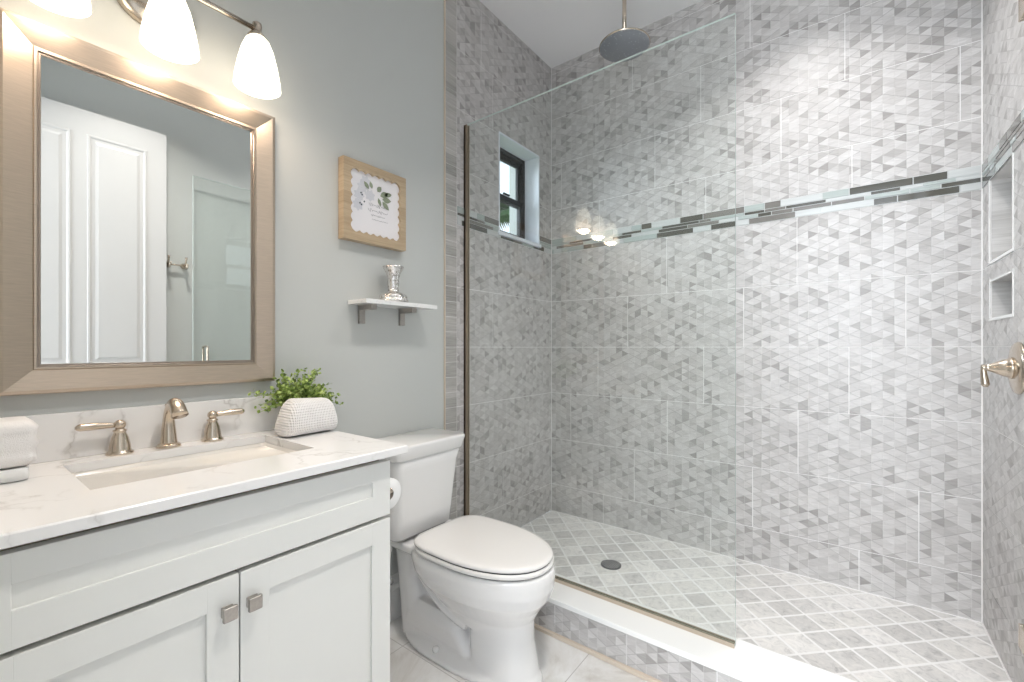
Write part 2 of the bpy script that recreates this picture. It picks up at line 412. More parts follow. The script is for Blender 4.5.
# wall planes: h runs along the wall, d is depth into the room
def map_back(h, z, d): return (h, D-d, z)
def map_left(h, z, d): return (d, h, z)
def map_right(h, z, d): return (W-d, h, z)
def map_curb(h, z, d): return (h, 1.554-d, z)
def slab(mb, mp, r, d0, d1, inset=0.0):
    a0, a1, b0, b1 = r
    lo = [mp(a0, b0, d0), mp(a1, b0, d0), mp(a1, b1, d0), mp(a0, b1, d0)]; i = inset
    hi = [mp(a0+i, b0+i, d1), mp(a1-i, b0+i, d1), mp(a1-i, b1-i, d1), mp(a0+i, b1-i, d1)]
    mb.faces(lo+hi, [(0, 1, 2, 3), (4, 5, 6, 7), (0, 1, 5, 4), (1, 2, 6, 5), (2, 3, 7, 6), (3, 0, 4, 7)])
ROW = 0.3035; R0 = 1.1895
def tile_wall(name, mp, h0, h1, z0, z1, holes, offs, tilemat, backing_to):
    mb = MB(); mb.use(M['grout'])
    for r in clip_holes([(h0, h1, z0, z1)], holes): slab(mb, mp, r, backing_to, -0.0012)
    mb.use(tilemat)
    k0 = math.floor((z0-R0)/ROW); k1 = math.ceil((z1-R0)/ROW); L = 0.6215
    for k in range(k0, k1):
        b0 = max(z0, R0+k*ROW); b1 = min(z1, R0+(k+1)*ROW)
        if k == 1: b1 = BAND0
        if k == 2: b0 = BAND1
        off = offs.get(k, (k*0.237) % L)
        n0 = math.floor((h0-off)/L)
        for i in range(n0, n0+8):
            a0 = max(h0, off+i*L); a1 = min(h1, off+(i+1)*L)
            if a1-a0 < 0.006: continue
            for r in clip_holes([(a0+0.0011, a1-0.0011, b0+0.0011, b1-0.0011)], holes): slab(mb, mp, r, -0.003, 0.0, 0.0007)
    return struct(mb.build(name))
BAND0, BAND1 = 1.812, 1.908
def band(name, mp, h0, h1, holes, known=None, seed=1):
    rnd = random.Random(seed); mb = MB(); mb.use(M['ms_light'])
    for r in clip_holes([(h0, h1, BAND0, BAND1)], holes): slab(mb, mp, r, -0.003, 0.0005)
    rows = [(0.875+0.0, 0.0)]
    zs = [BAND1, BAND1-0.033, BAND1-0.048, BAND1-0.067, BAND0]
    for ri in range(4):
        z1 = zs[ri]-0.0012; z0 = zs[ri+1]+0.0012
        segs = []
        if known and ri in known: segs = list(known[ri])
        x = min([s_[0] for s_ in segs], default=h1)
        pal = ['ms_dark', 'ms_aqua', 'ms_mid', 'ms_light', 'ms_aqua', 'ms_dark', 'ms_light']
        last = None
        while x > h0:
            ln = rnd.choice([0.06, 0.09, 0.12, 0.16, 0.2]); c = rnd.choice([q for q in pal if q != last]); last = c
            segs.append((x-ln, x, c)); x -= ln
        for a0, a1, c in segs:
            a0 = max(a0, h0); a1 = min(a1, h1)
            if a1-a0 < 0.008: continue
            mb.use(M[c])
            for r in clip_holes([(a0+0.0012, a1-0.0012, z0, z1)], holes): slab(mb, mp, r, -0.003, 0.003 if c != 'ms_light' else 0.002, 0.0008)
    return struct(mb.build(name))

# ------------------------------------------------------------------ structure
WIN = (1.957, 2.366, 1.846, 2.415)
N1 = (2.112, 2.402, 1.507, 1.812); N2 = (2.112, 2.395, 1.296, 1.43)
mb = MB(); mb.box(-0.0, W, -0.1, 1.60, -0.05, 0.0); mb.box(0.0, W+0.8, -2.0, -0.1, -0.05, 0.0); struct(mb.build('floor', M['floor']))
mb = MB(); mb.box(-0.3, W+0.2, -0.1, D+0.2, H, H+0.08); struct(mb.build('ceiling', M['ceiling']))
mb = MB(); mb.box(-0.24, -0.008, -0.1, 1.533, 0.0, H); struct(mb.build('wall_left', M['paint']))
mb = MB(); mb.box(W, W+0.15, -0.1, 1.554, 0.0, H); struct(mb.build('wall_right', M['paint']))
mb = MB(); mb.box(-0.3, 1.15, -0.1, -0.012, 0.0, H); mb.box(1.98, W+0.15, -0.1, -0.012, 0, H); mb.box(1.15, 1.98, -0.1, -0.012, 2.60, H)
struct(mb.build('wall_rear', M['paint']))
# tiled walls of the shower
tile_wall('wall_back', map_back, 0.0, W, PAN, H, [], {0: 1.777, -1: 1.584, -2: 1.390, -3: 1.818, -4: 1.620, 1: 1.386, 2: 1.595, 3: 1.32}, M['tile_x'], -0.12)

mb = MB(); mb.use(M['stucco'])
for r in clip_holes([(1.533, D+0.12, 0.0, H)], [(WIN[0]+.0, WIN[1]+.0, WIN[2], WIN[3])]): slab(mb, map_left, r, -0.24, -0.12)
struct(mb.build('wall_outer'))
OL = {0: 1.90, 1: 2.12, -1: 1.72, -2: 2.2, -3: 2.0, 2: 1.82, 3: 2.2, 4: 1.9}
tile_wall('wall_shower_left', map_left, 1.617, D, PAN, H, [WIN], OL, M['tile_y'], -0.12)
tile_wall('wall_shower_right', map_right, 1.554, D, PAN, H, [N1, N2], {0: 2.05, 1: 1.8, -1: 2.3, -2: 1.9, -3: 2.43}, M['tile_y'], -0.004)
mb = MB()
for r in clip_holes([(1.554, D+0.12, 0.0, H)], [(n_[0]-.0085, n_[1]+.0085, n_[2]-.0085, n_[3]+.0085) for n_ in (N1, N2)]): slab(mb, map_right, r, -0.15, -0.004)
mb.use(M['grout']); struct(mb.build('wall_shower_right_backing'))
# stacked edge column of grain tile with beige edge profile
mb = MB(); mb.use(M['grout']); slab(mb, map_left, (1.5355, 1.617, 0.0, H), -0.12, -0.0015)
mb.use(M['grain']); z = R0-24*0.0759
while z < H:
    a, b_ = max(z, 0.0), min(z+0.0759, H)
    if b_-a > 0.01: slab(mb, map_left, (1.5365, 1.6155, a+0.0007, b_-0.0007), -0.003, 0.0, 0.0006)
    z += 0.0759
struct(mb.build('trim_1'))
mb = MB(); mb.box(-0.02, 0.002, 1.5325, 1.5365, 0.0, H); struct(mb.build('trim_2', M['beige']))

KN = {0: [(1.905, 2.004, 'ms_light'), (1.80, 1.905, 'ms_dark'), (1.585, 1.80, 'ms_dark'), (1.485, 1.585, 'ms_aqua'), (1.32, 1.485, 'ms_light'), (1.25, 1.32, 'ms_mid')],
      1: [(1.93, 2.004, 'ms_light'), (1.83, 1.93, 'ms_aqua'), (1.76, 1.83, 'ms_light'), (1.66, 1.76, 'ms_dark'), (1.50, 1.66, 'ms_light')],
      2: [(1.885, 2.004, 'ms_dark'), (1.79, 1.885, 'ms_aqua'), (1.64, 1.79, 'ms_aqua'), (1.52, 1.64, 'ms_mid'), (1.37, 1.52, 'ms_mid')],
      3: [(1.94, 2.004, 'ms_light'), (1.75, 1.94, 'ms_dark'), (1.67, 1.75, 'ms_dark'), (1.48, 1.67, 'ms_light'), (1.38, 1.48, 'ms_light'), (1.18, 1.38, 'ms_mid')]}
band('trim_3', map_back, 0.004, W-0.004, [], KN, 3)
band('trim_4', map_left, 1.619, D-0.004, [(WIN[0]-.005, WIN[1]+.005, WIN[2]-0.02, WIN[3])], None, 5)
band('trim_5', map_right, 1.56, D-0.004, [], None, 8)
# niches: recess lining and white edge
mb = MB()
for nh in (N1, N2):
    a0, a1, b0, b1 = nh; dp = -0.09
    mb.use(M['niche'])
    slab(mb, map_right, (a0, a1, b0, b1), dp-0.01, dp)
    mb.box(W+.0045, W+0.09, a0-0.008, a0, b0-0.008, b1+0.008); mb.box(W+.0045, W+0.09, a1, a1+0.008, b0-0.008, b1+0.008)
    mb.box(W+.0045, W+0.09, a0, a1, b0-0.008, b0); mb.box(W+.0045, W+0.09, a0, a1, b1, b1+0.008)
    mb.use(M['solid_white']); e = 0.010
    slab(mb, map_right, (a0-e, a0, b0-e, b1+e), 0.0, 0.002); slab(mb, map_right, (a1, a1+e, b0-e, b1+e), 0.0, 0.002)
    slab(mb, map_right, (a0, a1, b0-e, b0), 0.0, 0.002); slab(mb, map_right, (a0, a1, b1, b1+e*0.6), 0.0, 0.002)
struct(mb.build('trim_6'))
# white grout/pencil joint where the tiled walls meet
mb = MB(); mb.box(W-0.004, W, D-0.004, D, PAN, H); mb.box(0, 0.003, D-0.003, D, PAN, H); mb.box(W-0.004, W, G+0.06, D, PAN, PAN+0.004)
mb.box(0, W, D-0.003, D, PAN, PAN+0.003)
struct(mb.build('trim_7', M['grout']))
# shower pan
mb = MB(); mb.box(0, W, 1.70, D, 0.0, PAN); struct(mb.build('floor_shower', M['pan']))
# curb
mb = MB(); mb.use(M['grout']); mb.box(0.0, W, 1.556, 1.70, 0.0, 0.134)
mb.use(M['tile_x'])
x = 0.0
while x < W:
    slab(mb, map_curb, (x+0.001, min(W, x+0.31)-0.001, 0.014, 0.133), -0.003, 0.0, 0.0006); x += 0.31
mb.use(M['beige']); mb.box(0.0, W, 1.540, 1.556, 0.0, 0.014, 0.002)
struct(mb.build('trim_8'))
mb = MB(); mb.box(0.0, W, 1.545, 1.735, 0.134, 0.154, 0.003); struct(mb.build('trim_9', M['solid_white']))

# baseboard behind the toilet: profile extruded along Y
def baseboard(name, y0, y1, x, sgn):
    prof = [(0, 0), (0.015, 0), (0.015, 0.13), (0.011, 0.137), (0.011, 0.150), (0.007, 0.158), (0.007, 0.172), (0.003, 0.185), (0, 0.19)]
    mb = MB(); mb.loft([[(x+sgn*a, y, b) for a, b in prof] for y in (y0, y1)], smooth=False); return struct(mb.build(name, M['trim']))
baseboard('baseboard_left', 0.80, 1.535, -0.008, 1)
baseboard('baseboard_right', 0.0, 1.55, W, -1)

# window set deep in the shower wall
a0, a1, b0, b1 = WIN
mb = MB()
mb.box(-0.11, 0.001, a0-0.004, a0+0.006, b0, b1); mb.box(-0.11, 0.001, a1-0.006, a1+0.004, b0, b1)
mb.box(-0.11, 0.001, a0, a1, b1-0.006, b1+0.004); mb.box(-0.11, 0.012, a0-0.012, a1+0.012, b0-0.018, b0+0.004, 0.003)
win = struct(mb.build('window_1', M['white_sill']))
mb = MB(); f = 0.028
X0, X1 = -0.16, -0.108
mb.box(X0, X1, a0, a0+f, b0, b1, 0.002); mb.box(X0, X1, a1-f, a1, b0, b1, 0.002)
mb.box(X0, X1, a0, a1, b1-f, b1, 0.002); mb.box(X0, X1, a0, a1, b0, b0+f, 0.002)
mb.build('window_frame', M['black'], win)
zm = 2.112
for i, (s0, s1, xa) in enumerate(((zm-0.018, b1-f, -0.150), (b0+f, zm+0.018, -0.130))):
    mb = MB(); g = 0.026; ya, yb = a0+f, a1-f
    mb.box(xa, xa+0.02, ya, ya+g, s0, s1, 0.0015); mb.box(xa, xa+0.02, yb-g, yb, s0, s1, 0.0015)
    mb.box(xa, xa+0.02, ya, yb, s1-g-0.006, s1, 0.0015); mb.box(xa, xa+0.02, ya, yb, s0, s0+g+0.006, 0.0015)
    sash = mb.build('window_sash', M['black'], win)
    mb = MB(); mb.box(xa+0.008, xa+0.012, ya+g, yb-g, s0+g, s1-g); mb.build('window_pane', M['pane'], sash)
mb = MB(); mb.box(-0.112, -0.10, 2.13, 2.19, zm+0.018, zm+0.03, 0.003); mb.build('window_latch', M['black'], win)

# ------------------------------------------------------------------ planting outside the window
def frond(mb, base, ang, elev, L):
    rnd = random; pts = []
    for i in range(13):
        t = i/12; r = L*t
        z = base[2] + math.sin(elev)*r - 0.55*L*t*t
        pts.append(Vector((base[0]+math.cos(ang)*math.cos(elev)*r, base[1]+math.sin(ang)*math.cos(elev)*r, z)))
    mb.tube(pts, [0.012*(1-i/14) for i in range(13)], 5)
    for i in range(2, 13):
        d = (pts[i]-pts[i-1]).normalized(); s = d.cross(Vector((0, 0, 1))).normalized()
        for sg in (-1, 1):
            for q in (0, 0.5):
                p = pts[i-1].lerp(pts[i], q); l_ = L*0.30*math.sin(PI*min(0.95, (i+q)/13))+0.08
                tip = p + (s*sg*0.9 + d*0.6 + Vector((0, 0, -0.35))).normalized()*l_
                wv = d*0.022
                mid = p.lerp(tip, .5)+Vector((0, 0, 0.02))
                mb.faces([p-wv*.4, p+wv*.4, mid+wv, tip, mid-wv], [(0, 1, 2, 3, 4)])
def palm(loc, h, n, L, label):
    root = empty('palm_tree', loc, label, 'palm tree', 'palms outside the window')
    mb = MB(); mb.tube([loc, (loc[0]+.03, loc[1], loc[2]+h*.5), (loc[0], loc[1], loc[2]+h)], [0.09, 0.06, 0.05], 12, 2); mb.build('trunk', simple('palm_bark', (0.2, 0.16, 0.12), 0.9, bump=0.8, bscale=40), root)
    for i in range(n):
        mb = MB(); frond(mb, (loc[0], loc[1], loc[2]+h), 2*PI*i/n+random.uniform(-.2, .2), random.uniform(0.3, 1.1), L*random.uniform(.8, 1.1)); mb.build('frond', M['leaf_out'], root)
palm((-2.3, 5.3, 0.0), 3.1, 13, 1.1, 'green palm outside the shower window, nearest the glass')
palm((-3.2, 6.6, 0.0), 4.9, 12, 1.6, 'taller green palm farther back outside the shower window')
mb = MB(); mb.box(-14, -0.3, -4, 16, -0.05, 0.0); struct(mb.build('floor_garden', simple('lawn', (0.12, 0.2, 0.06), 0.9, var=0.3, bscale=8)))

# ------------------------------------------------------------------ vanity
VX = 0.545
van = empty('vanity_cabinet', (0.27, 0.40, 0), 'white painted bathroom vanity cabinet with two doors under the counter', 'cabinet')
mb = MB(); mb.use(M['cab'])
mb.box(0.0, 0.520, 0.015, 0.033, 0.0, 0.875); mb.box(0.0, 0.520, 0.772, 0.790, 0.0, 0.875)
mb.box(0.0, 0.50, 0.033, 0.772, 0.10, 0.118); mb.box(0.44, 0.455, 0.033, 0.772, 0.0, 0.10)
mb.use(M['cab_in']); mb.box(0.500, 0.518, 0.033, 0.772, 0.10, 0.876); mb.build('carcass', None, van)
def shaker(mb, y0, y1, z0, z1, st, x0=0.522, x1=VX, rec=0.007):
    # frame and recessed panel
    mb.box(x0, x1, y0, y0+st, z0, z1, 0.0012); mb.box(x0, x1, y1-st, y1, z0, z1, 0.0012)
    mb.box(x0, x1, y0+st-.001, y1-st+.001, z0, z0+st, 0.0012); mb.box(x0, x1, y0+st-.001, y1-st+.001, z1-st, z1, 0.0012)
    mb.box(x0, x1-rec, y0+st-.002, y1-st+.002, z0+st-.002, z1-st+.002)
mb = MB()
y0, y1, z0, z1 = 0.018, 0.790, 0.714, 0.866
mb.box(0.522, VX, y0, y0+.058, z0, z1, 0.0012); mb.box(0.522, VX, y1-.058, y1, z0, z1, 0.0012)
mb.box(0.522, VX, y0+.057, y1-.057, z0, z0+.062, 0.0012); mb.box(0.522, VX, y0+.057, y1-.057, z1-.050, z1, 0.0012)
mb.box(0.522, VX-.006, y0+.05, y1-.05, z0+.05, z1-.04)
mb.build('drawer_front', M['cab'], van)
for (ya, yb, ky, lab) in ((0.018, 0.3985, 0.375, 'left'), (0.4015, 0.790, 0.4235, 'right')):
    mb = MB(); shaker(mb, ya, yb, 0.10, 0.704, 0.060); d = mb.build('door', M['cab'], van)
    mb = MB(); mb.box(VX, VX+0.005, ky-0.011, ky+0.011, 0.624, 0.646, 0.0015)
    mb.lathe([(0.006, 0), (0.006, 0.016)], (VX, ky, 0.635), (1, 0, 0), 12)
    mb.box(VX+0.014, VX+0.023, ky-0.014, ky+0.014, 0.620, 0.650, 0.003, 3); mb.build('knob', M['knob'], d)

ct = empty('countertop', (0.28, 0.41, 0.882), 'white veined quartz vanity countertop with backsplash', 'countertop')
S = (0.088, 0.392, 0.190, 0.650)   # sink opening x0,x1,y0,y1
CY1 = 0.832; CX1 = 0.570
mb = MB()
def ring(z, b): return [(0.0-0.006, 0.0+b*0, z), (CX1-b, 0.0, z), (CX1-b, CY1-b, z), (-0.006, CY1-b, z)]
def inner(z): return [(S[0], S[2], z), (S[1], S[2], z), (S[1], S[3], z), (S[0], S[3], z)]
vs = ring(0.882, 0.002)+ring(0.884, 0)+ring(0.902, 0)+ring(0.905, 0.003)+inner(0.905)+inner(0.882)
fs = []
for k in range(5):
    for j in range(4): fs.append((k*4+j, k*4+(j+1) % 4, (k+1)*4+(j+1) % 4, (k+1)*4+j))
for j in range(4): fs.append((20+j, 20+(j+1) % 4, (j+1) % 4, j))
mb.faces(vs, fs); mb.build('slab', M['quartz'], ct)
mb = MB(); mb.box(-0.006, 0.016, 0.0, CY1, 0.905, 1.022, 0.0015); mb.build('backsplash', M['quartz'], ct)
# undermount basin
sk = empty('sink_basin', (0.24, 0.42, 0.74), 'rectangular white undermount sink basin set in the countertop', 'sink')
mb = MB()
def rr(x0, x1, y0, y1, z, r, n=6):
    out = []
    for cx, cy, a in ((x1-r, y1-r, 0), (x0+r, y1-r, PI/2), (x0+r, y0+r, PI), (x1-r, y0+r, 1.5*PI)):
        for i in range(n+1):
            t = a+PI/2*i/n; out.append((cx+r*math.cos(t), cy+r*math.sin(t), z))
    return out
e = 0.004
mb.loft([rr(S[0]-.03, S[1]+.03, S[2]-.03, S[3]+.03, 0.872, .02), rr(S[0]-.03, S[1]+.03, S[2]-.03, S[3]+.03, 0.881, .02), rr(S[0]+e, S[1]-e, S[2]+e, S[3]-e, 0.881, .018), rr(S[0]+e, S[1]-e, S[2]+e, S[3]-e, 0.86, .02),
         rr(S[0]+.012, S[1]-.012, S[2]+.014, S[3]-.014, 0.775, .03), rr(S[0]+.035, S[1]-.035, S[2]+.04, S[3]-.04, 0.757, .03), rr(S[0]+.12, S[1]-.12, S[2]+.2, S[3]-.2, 0.750, .02)], True, True)
mb.build('basin', M['basin'], sk)
mb = MB(); mb.lathe([(0.021, 0), (0.022, 0.003), (0.012, 0.005)], (0.24, 0.42, 0.7505), n=24); mb.build('drain_stopper', M['nickel'], sk)

# faucet
FX = 0.046; FY = 0.409
fa = empty('faucet', (FX, FY, 0.905), 'brushed nickel widespread faucet with arched spout and two lever handles', 'faucet')
mb = MB(); mb.lathe([(0.029, 0), (0.029, 0.004), (0.025, 0.009), (0.021, 0.011)], (FX, FY, 0.905)); mb.build('escutcheon', M['nickel'], fa)
mb = MB(); mb.tube([(FX, FY, 0.912), (FX-.002, FY, 0.945), (FX-.001, FY, 0.980), (FX+.012, FY, 1.012), (FX+.040, FY, 1.031), (FX+.070, FY, 1.026), (FX+.091, FY, 1.002)],
        [0.0205, 0.0175, 0.0140, 0.0130, 0.0145, 0.017, 0.0200], 20, 2); sp = mb.build('spout', M['nickel'], fa)
mb = MB(); mb.tube([(FX-.012, FY, 1.000), (FX-.016, FY, 1.018)], [0.0035, 0.0035], 10); mb.ball((FX-.016, FY, 1.021), 0.0058, 12); mb.build('lift_rod', M['nickel'], sp)
def handle(y, sg):
    mb = MB(); mb.lathe([(0.029, 0), (0.029, 0.004), (0.025, 0.008), (0.023, 0.011), (0.0215, 0.025), (0.018, 0.042), (0.013, 0.055), (0.012, 0.058), (0.0145, 0.060), (0.0145, 0.063), (0.010, 0.066), (0.008, 0.07)], (FX, y, 0.905)); r = mb.build('handle', M['nickel'], fa)
    mb = MB(); mb.ball((FX, y, 0.905+.077), 0.0132, 16)
    mb.tube([(FX, y+sg*.008, .982), (FX+.002, y+sg*.03, .9835), (FX+.004, y+sg*.055, .985), (FX+.006, y+sg*.078, .985), (FX+.007, y+sg*.086, .985)], [0.0065, 0.0078, 0.0098, 0.0092, 0.004], 14, 1); mb.build('lever', M['nickel'], r)
handle(0.303, -1); handle(0.517, 1)

# toilet paper on its holder
th = empty('toilet_paper_holder', (0.47, 0.79, 0.735), 'nickel toilet paper holder on the side of the vanity', 'holder')
mb = MB(); mb.lathe([(0.018, 0), (0.018, 0.006), (0.008, 0.01), (0.007, 0.02)], (0.385, 0.790, 0.79), (0, 1, 0)); mb.build('mount', M['nickel'], th)
mb = MB(); mb.tube([(0.385, 0.808, 0.79), (0.366, 0.825, 0.789), (0.362, 0.838, 0.785), (0.362, 0.838, 0.765), (0.375, 0.838, 0.754), (0.474, 0.838, 0.754)], 0.006, 12, 1); mb.ball((0.480, 0.838, 0.754), 0.009, 14); mb.build('arm', M['nickel'], th)
rl = empty('toilet_paper_roll', (0.43, 0.853, 0.68), 'white toilet paper roll beside the vanity, partly hidden by it', 'toilet paper')
mb = MB(); mb.lathe([(0.018, -0.05), (0.0455, -0.05), (0.0475, -0.048), (0.0475, 0.048), (0.0455, 0.05), (0.018, 0.05)], (0.425, 0.838, 0.742), (1, 0, 0), 40, False, False); mb.build('roll', M['paper'], rl)
mb = MB(); mb.lathe([(0.018, -0.0495), (0.0182, 0.0495)], (0.425, 0.838, 0.742), (1, 0, 0), 24, False, False); mb.build('core', M['kraft'], rl)

# waffle towel, plant
tw = MB(); rings = []
N = 40
for i in range(25):
    t = i/24; y = 0.653+0.188*t
    # cross-section in x/z: a folded towel rolled over, flat base, rounded crown
    e_ = min(t, 1-t); end = 1.0 - 0.30*max(0, 1-e_/0.10)**2.2
    hgt = (0.118 - 0.010*t)*(1.0 - 0.10*max(0, 1-e_/0.14)**2)
    wdt = 0.060*end
    ring_ = []
    for j in range(N):
        a = 2*PI*j/N; c, s_ = math.cos(a), math.sin(a)
        pz = hgt/2+hgt/2*math.copysign(abs(s_)**0.62, s_)*end**.5
        px = wdt*math.copysign(abs(c)**0.62, c)*(1.0-0.30*(pz/hgt)**2)
        yy = y + (0.026*(1-t) - 0.014*t)*(pz/0.1)
        ring_.append((0.172-0.012*t+px + 0.003*noise.noise(Vector((px*30, yy*30, pz*30))), yy, 0.907+pz))
    rings.append(ring_)
tw.loft(rings); tag(tw.build('rolled_towel', M['waffle']), 'white waffle weave towel rolled up on the counter before the plant', 'towel')
pl = empty('potted_plant', (0.065, 0.745, 0.905), 'small bright green leafy plant behind the waffle towel', 'plant')
mb = MB(); mb.lathe([(0.026, 0.0), (0.033, 0.002), (0.040, 0.075), (0.041, 0.08), (0.037, 0.08), (0.035, 0.065)], (0.055, 0.770, 0.906), cap1=True); mb.build('pot', M['soap'], pl)
rnd = random.Random(4); lf = MB(); st = MB()
for k in range(105):
    a = rnd.uniform(0, 2*PI); e_ = rnd.uniform(0.05, 1.0); L = rnd.uniform(0.08, 0.14)
    b0_ = Vector((0.062+rnd.uniform(-.02, .02), 0.772+rnd.uniform(-.03, .03), 0.985))
    reach = math.cos(e_*1.35); dx = math.cos(a)*reach; dy = math.sin(a)*reach
    if dx < 0: dx *= 0.30
    pts = []
    for i in range(7):
        t = i/6
        pts.append(b0_+Vector((dx*L*t*0.85, dy*L*t*1.05, L*t*(0.35+0.75*math.sin(e_*1.3))-0.055*t*t*reach)))
    st.tube(pts, 0.0008, 4)
    for i in range(2, 7):
        for q in range(3):
            p = pts[i]+Vector((rnd.uniform(-.008, .008), rnd.uniform(-.008, .008), rnd.uniform(-.006, .006)))
            d = Vector((rnd.uniform(-1, 1), rnd.uniform(-1, 1), rnd.uniform(-.3, .9))).normalized(); n_ = Vector((rnd.uniform(-1, 1), rnd.uniform(-1, 1), rnd.uniform(.2, 1))).normalized()
            s_ = d.cross(n_).normalized(); ll = rnd.uniform(.010, .016); w_ = ll*.42
            lf.faces([p, p+d*ll*.4+s_*w_, p+d*ll*.8+s_*w_*.7, p+d*ll, p+d*ll*.8-s_*w_*.7, p+d*ll*.4-s_*w_], [(0, 1, 2, 3, 4, 5)])
lf.build('foliage', M['leaf'], pl); st.build('stems', M['leaf'], pl)

# tray with folded towel at the far left
mb = MB()
def tray_ring(o_, z): return rr(0.082+o_, 0.202-o_, 0.006+o_, 0.127-o_, z, 0.008, 4)
mb.loft([tray_ring(0.006, 0.906), tray_ring(0.001, 0.908), tray_ring(0.0, 0.932), tray_ring(0.002, 0.934), tray_ring(0.006, 0.934), tray_ring(0.007, 0.914)])
tag(mb.build('vanity_tray', M['soap']), 'white square tray at the left end of the counter', 'tray')
tl = MB()
rings = []
for i in range(9):
    t = i/8; z = 0.936+0.094*t
    w = 0.006*math.sin(PI*t*3)**2+ (0.0 if 0 < i < 8 else -0.008)
    rings.append([(x_+0.003*noise.noise(Vector((x_*30, y_*30, z*30))), y_+0.004*noise.noise(Vector((x_*25, y_*25+5, z*25))), z) for x_, y_, _ in rr(0.075-w, 0.205+w, 0.004, 0.136+w, z, 0.016, 4)])
tl.loft(rings); tag(tl.build('folded_towel', M['terry']), 'folded white terry towel lying on the tray at far left', 'towel')

# ------------------------------------------------------------------ framed mirror
mi = empty('wall_mirror', (0.0, 0.405, 1.073), 'large framed mirror with brushed champagne metal frame above the sink', 'mirror')
def frame_ring(mb, y0, y1, z0, z1, prof):
    """mitred frame: prof is a list of (inward offset, x height)"""
    rings = []
    for off, x in prof:
        rings.append([(x, y0+off, z0+off), (x, y1-off, z0+off), (x, y1-off, z1-off), (x, y0+off, z1-off)])
    n = 4
    for i in range(len(rings)-1):
        for j in range(4):
            k = (j+1) % 4; mb.faces([rings[i][j], rings[i][k], rings[i+1][k], rings[i+1][j]], [(0, 1, 2, 3)])
mb = MB(); MY0, MY1, MZ0, MZ1 = 0.091, 0.714, 1.073, 1.974
frame_ring(mb, MY0, MY1, MZ0, MZ1, [(0.0, -0.006), (0.0, 0.018), (0.002, 0.021), (0.010, 0.0225), (0.058, 0.012), (0.060, 0.0145), (0.064, 0.0145)])
mb.build('frame', M['frame_metal'], mi)
mb = MB(); frame_ring(mb, MY0, MY1, MZ0, MZ1, [(0.064, 0.0145), (0.066, 0.0145), (0.068, 0.010), (0.071, 0.010), (0.073, 0.004)]); mb.build('inner_lip', M['frame_dark'], mi)
mb = MB(); mb.faces([(0.005, MY0+.07, MZ0+.07), (0.005, MY1-.07, MZ0+.07), (0.005, MY1-.07, MZ1-.07), (0.005, MY0+.07, MZ1-.07), (-.004, MY0+.07, MZ0+.07), (-.004, MY1-.07, MZ0+.07), (-.004, MY1-.07, MZ1-.07), (-.004, MY0+.07, MZ1-.07)],
  [(0, 1, 2, 3), (4, 5, 6, 7), (0, 1, 5, 4), (1, 2, 6, 5), (2, 3, 7, 6), (3, 0, 4, 7)]); mb.build('glass', M['mirror'], mi)

# ------------------------------------------------------------------ vanity light
vl = empty('vanity_light', (0.0, 0.395, 2.145), 'brushed nickel three lamp vanity light with frosted white shades above the mirror', 'light fixture')
mb = MB(); rings = []
for f_, x in ((1.0, -0.006), (1.0, 0.006), (0.93, 0.014), (0.80, 0.020), (0.4, 0.026)):
    rings.append([(x, 0.395+0.092*f_*math.cos(2*PI*j/40), 2.148+0.057*f_*math.sin(2*PI*j/40)) for j in range(40)])
mb.loft(rings); mb.build('backplate', M['nickel'], vl)
mb = MB(); BX = 0.115; BZ = 2.176
mb.tube([(BX, 0.165, BZ), (BX, 0.62, BZ)], 0.0075, 14)
mb.tube([(0.02, 0.395, 2.150), (0.06, 0.395, 2.155), (BX, 0.395, BZ)], 0.009, 12, 1); mb.build('bar', M['nickel'], vl)
for ly in (0.171, 0.393, 0.615):
    mb = MB(); mb.lathe([(0.008, 0.022), (0.013, 0.018), (0.014, 0.008), (0.012, -0.004), (0.018, -0.012), (0.026, -0.022), (0.028, -0.034), (0.024, -0.036)], (BX, ly, BZ), n=24); fit = mb.build('socket_cup', M['nickel'], vl)
    mb = MB(); prof = [(0.025, 2.134), (0.034, 2.124), (0.046, 2.095), (0.056, 2.055), (0.064, 2.012), (0.067, 1.982), (0.0645, 1.980), (0.062, 2.010), (0.054, 2.053), (0.044, 2.092), (0.032, 2.12), (0.02, 2.13)]
    mb.lathe([(r*0.97, z+0.013) for r, z in prof], (BX+.004, ly, 0), n=40, cap0=False, cap1=False); mb.build('lamp_shade', M['shade'], vl)
    mb = MB(); mb.ball((BX+.004, ly, 2.075), 0.022, 16, (1, 1, 1.25)); mb.build('bulb', M['bulb'], vl)
    l = bpy.data.lights.new('vanity_lamp', 'POINT'); l.energy = 3.0; l.color = (1.0, 0.78, 0.60); l.shadow_soft_size = 0.048
    o = bpy.data.objects.new('vanity_lamp', l); o.location = (BX+.004, ly, 2.022); COL.objects.link(o)

# ------------------------------------------------------------------ picture, shelf, candle holder
pf = empty('picture_frame', (0.0, 1.115, 1.61), 'square light wood frame with scalloped inner edge and floral print', 'picture')
PY0, PY1, PZ0, PZ1 = 0.964, 1.267, 1.612, 1.930; FXp = 0.030
mb = MB(); sc_pts = []
iy0, iy1, iz0, iz1 = PY0+.040, PY1-.036, PZ0+.042, PZ1-.040
nsc = 7
def scallop(p0, p1, nrm):
    out = []; n_ = 8*nsc
    for i in range(n_):
        t = i/n_; b_ = abs(math.sin(PI*t*nsc))*0.008
        out.append((p0[0]+(p1[0]-p0[0])*t - nrm[0]*b_, p0[1]+(p1[1]-p0[1])*t - nrm[1]*b_))
    return out
sc_pts = scallop((iy0, iz0), (iy1, iz0), (0, 1)) + scallop((iy1, iz0), (iy1, iz1), (-1, 0)) + scallop((iy1, iz1), (iy0, iz1), (0, -1)) + scallop((iy0, iz1), (iy0, iz0), (1, 0))
n_ = 8*nsc
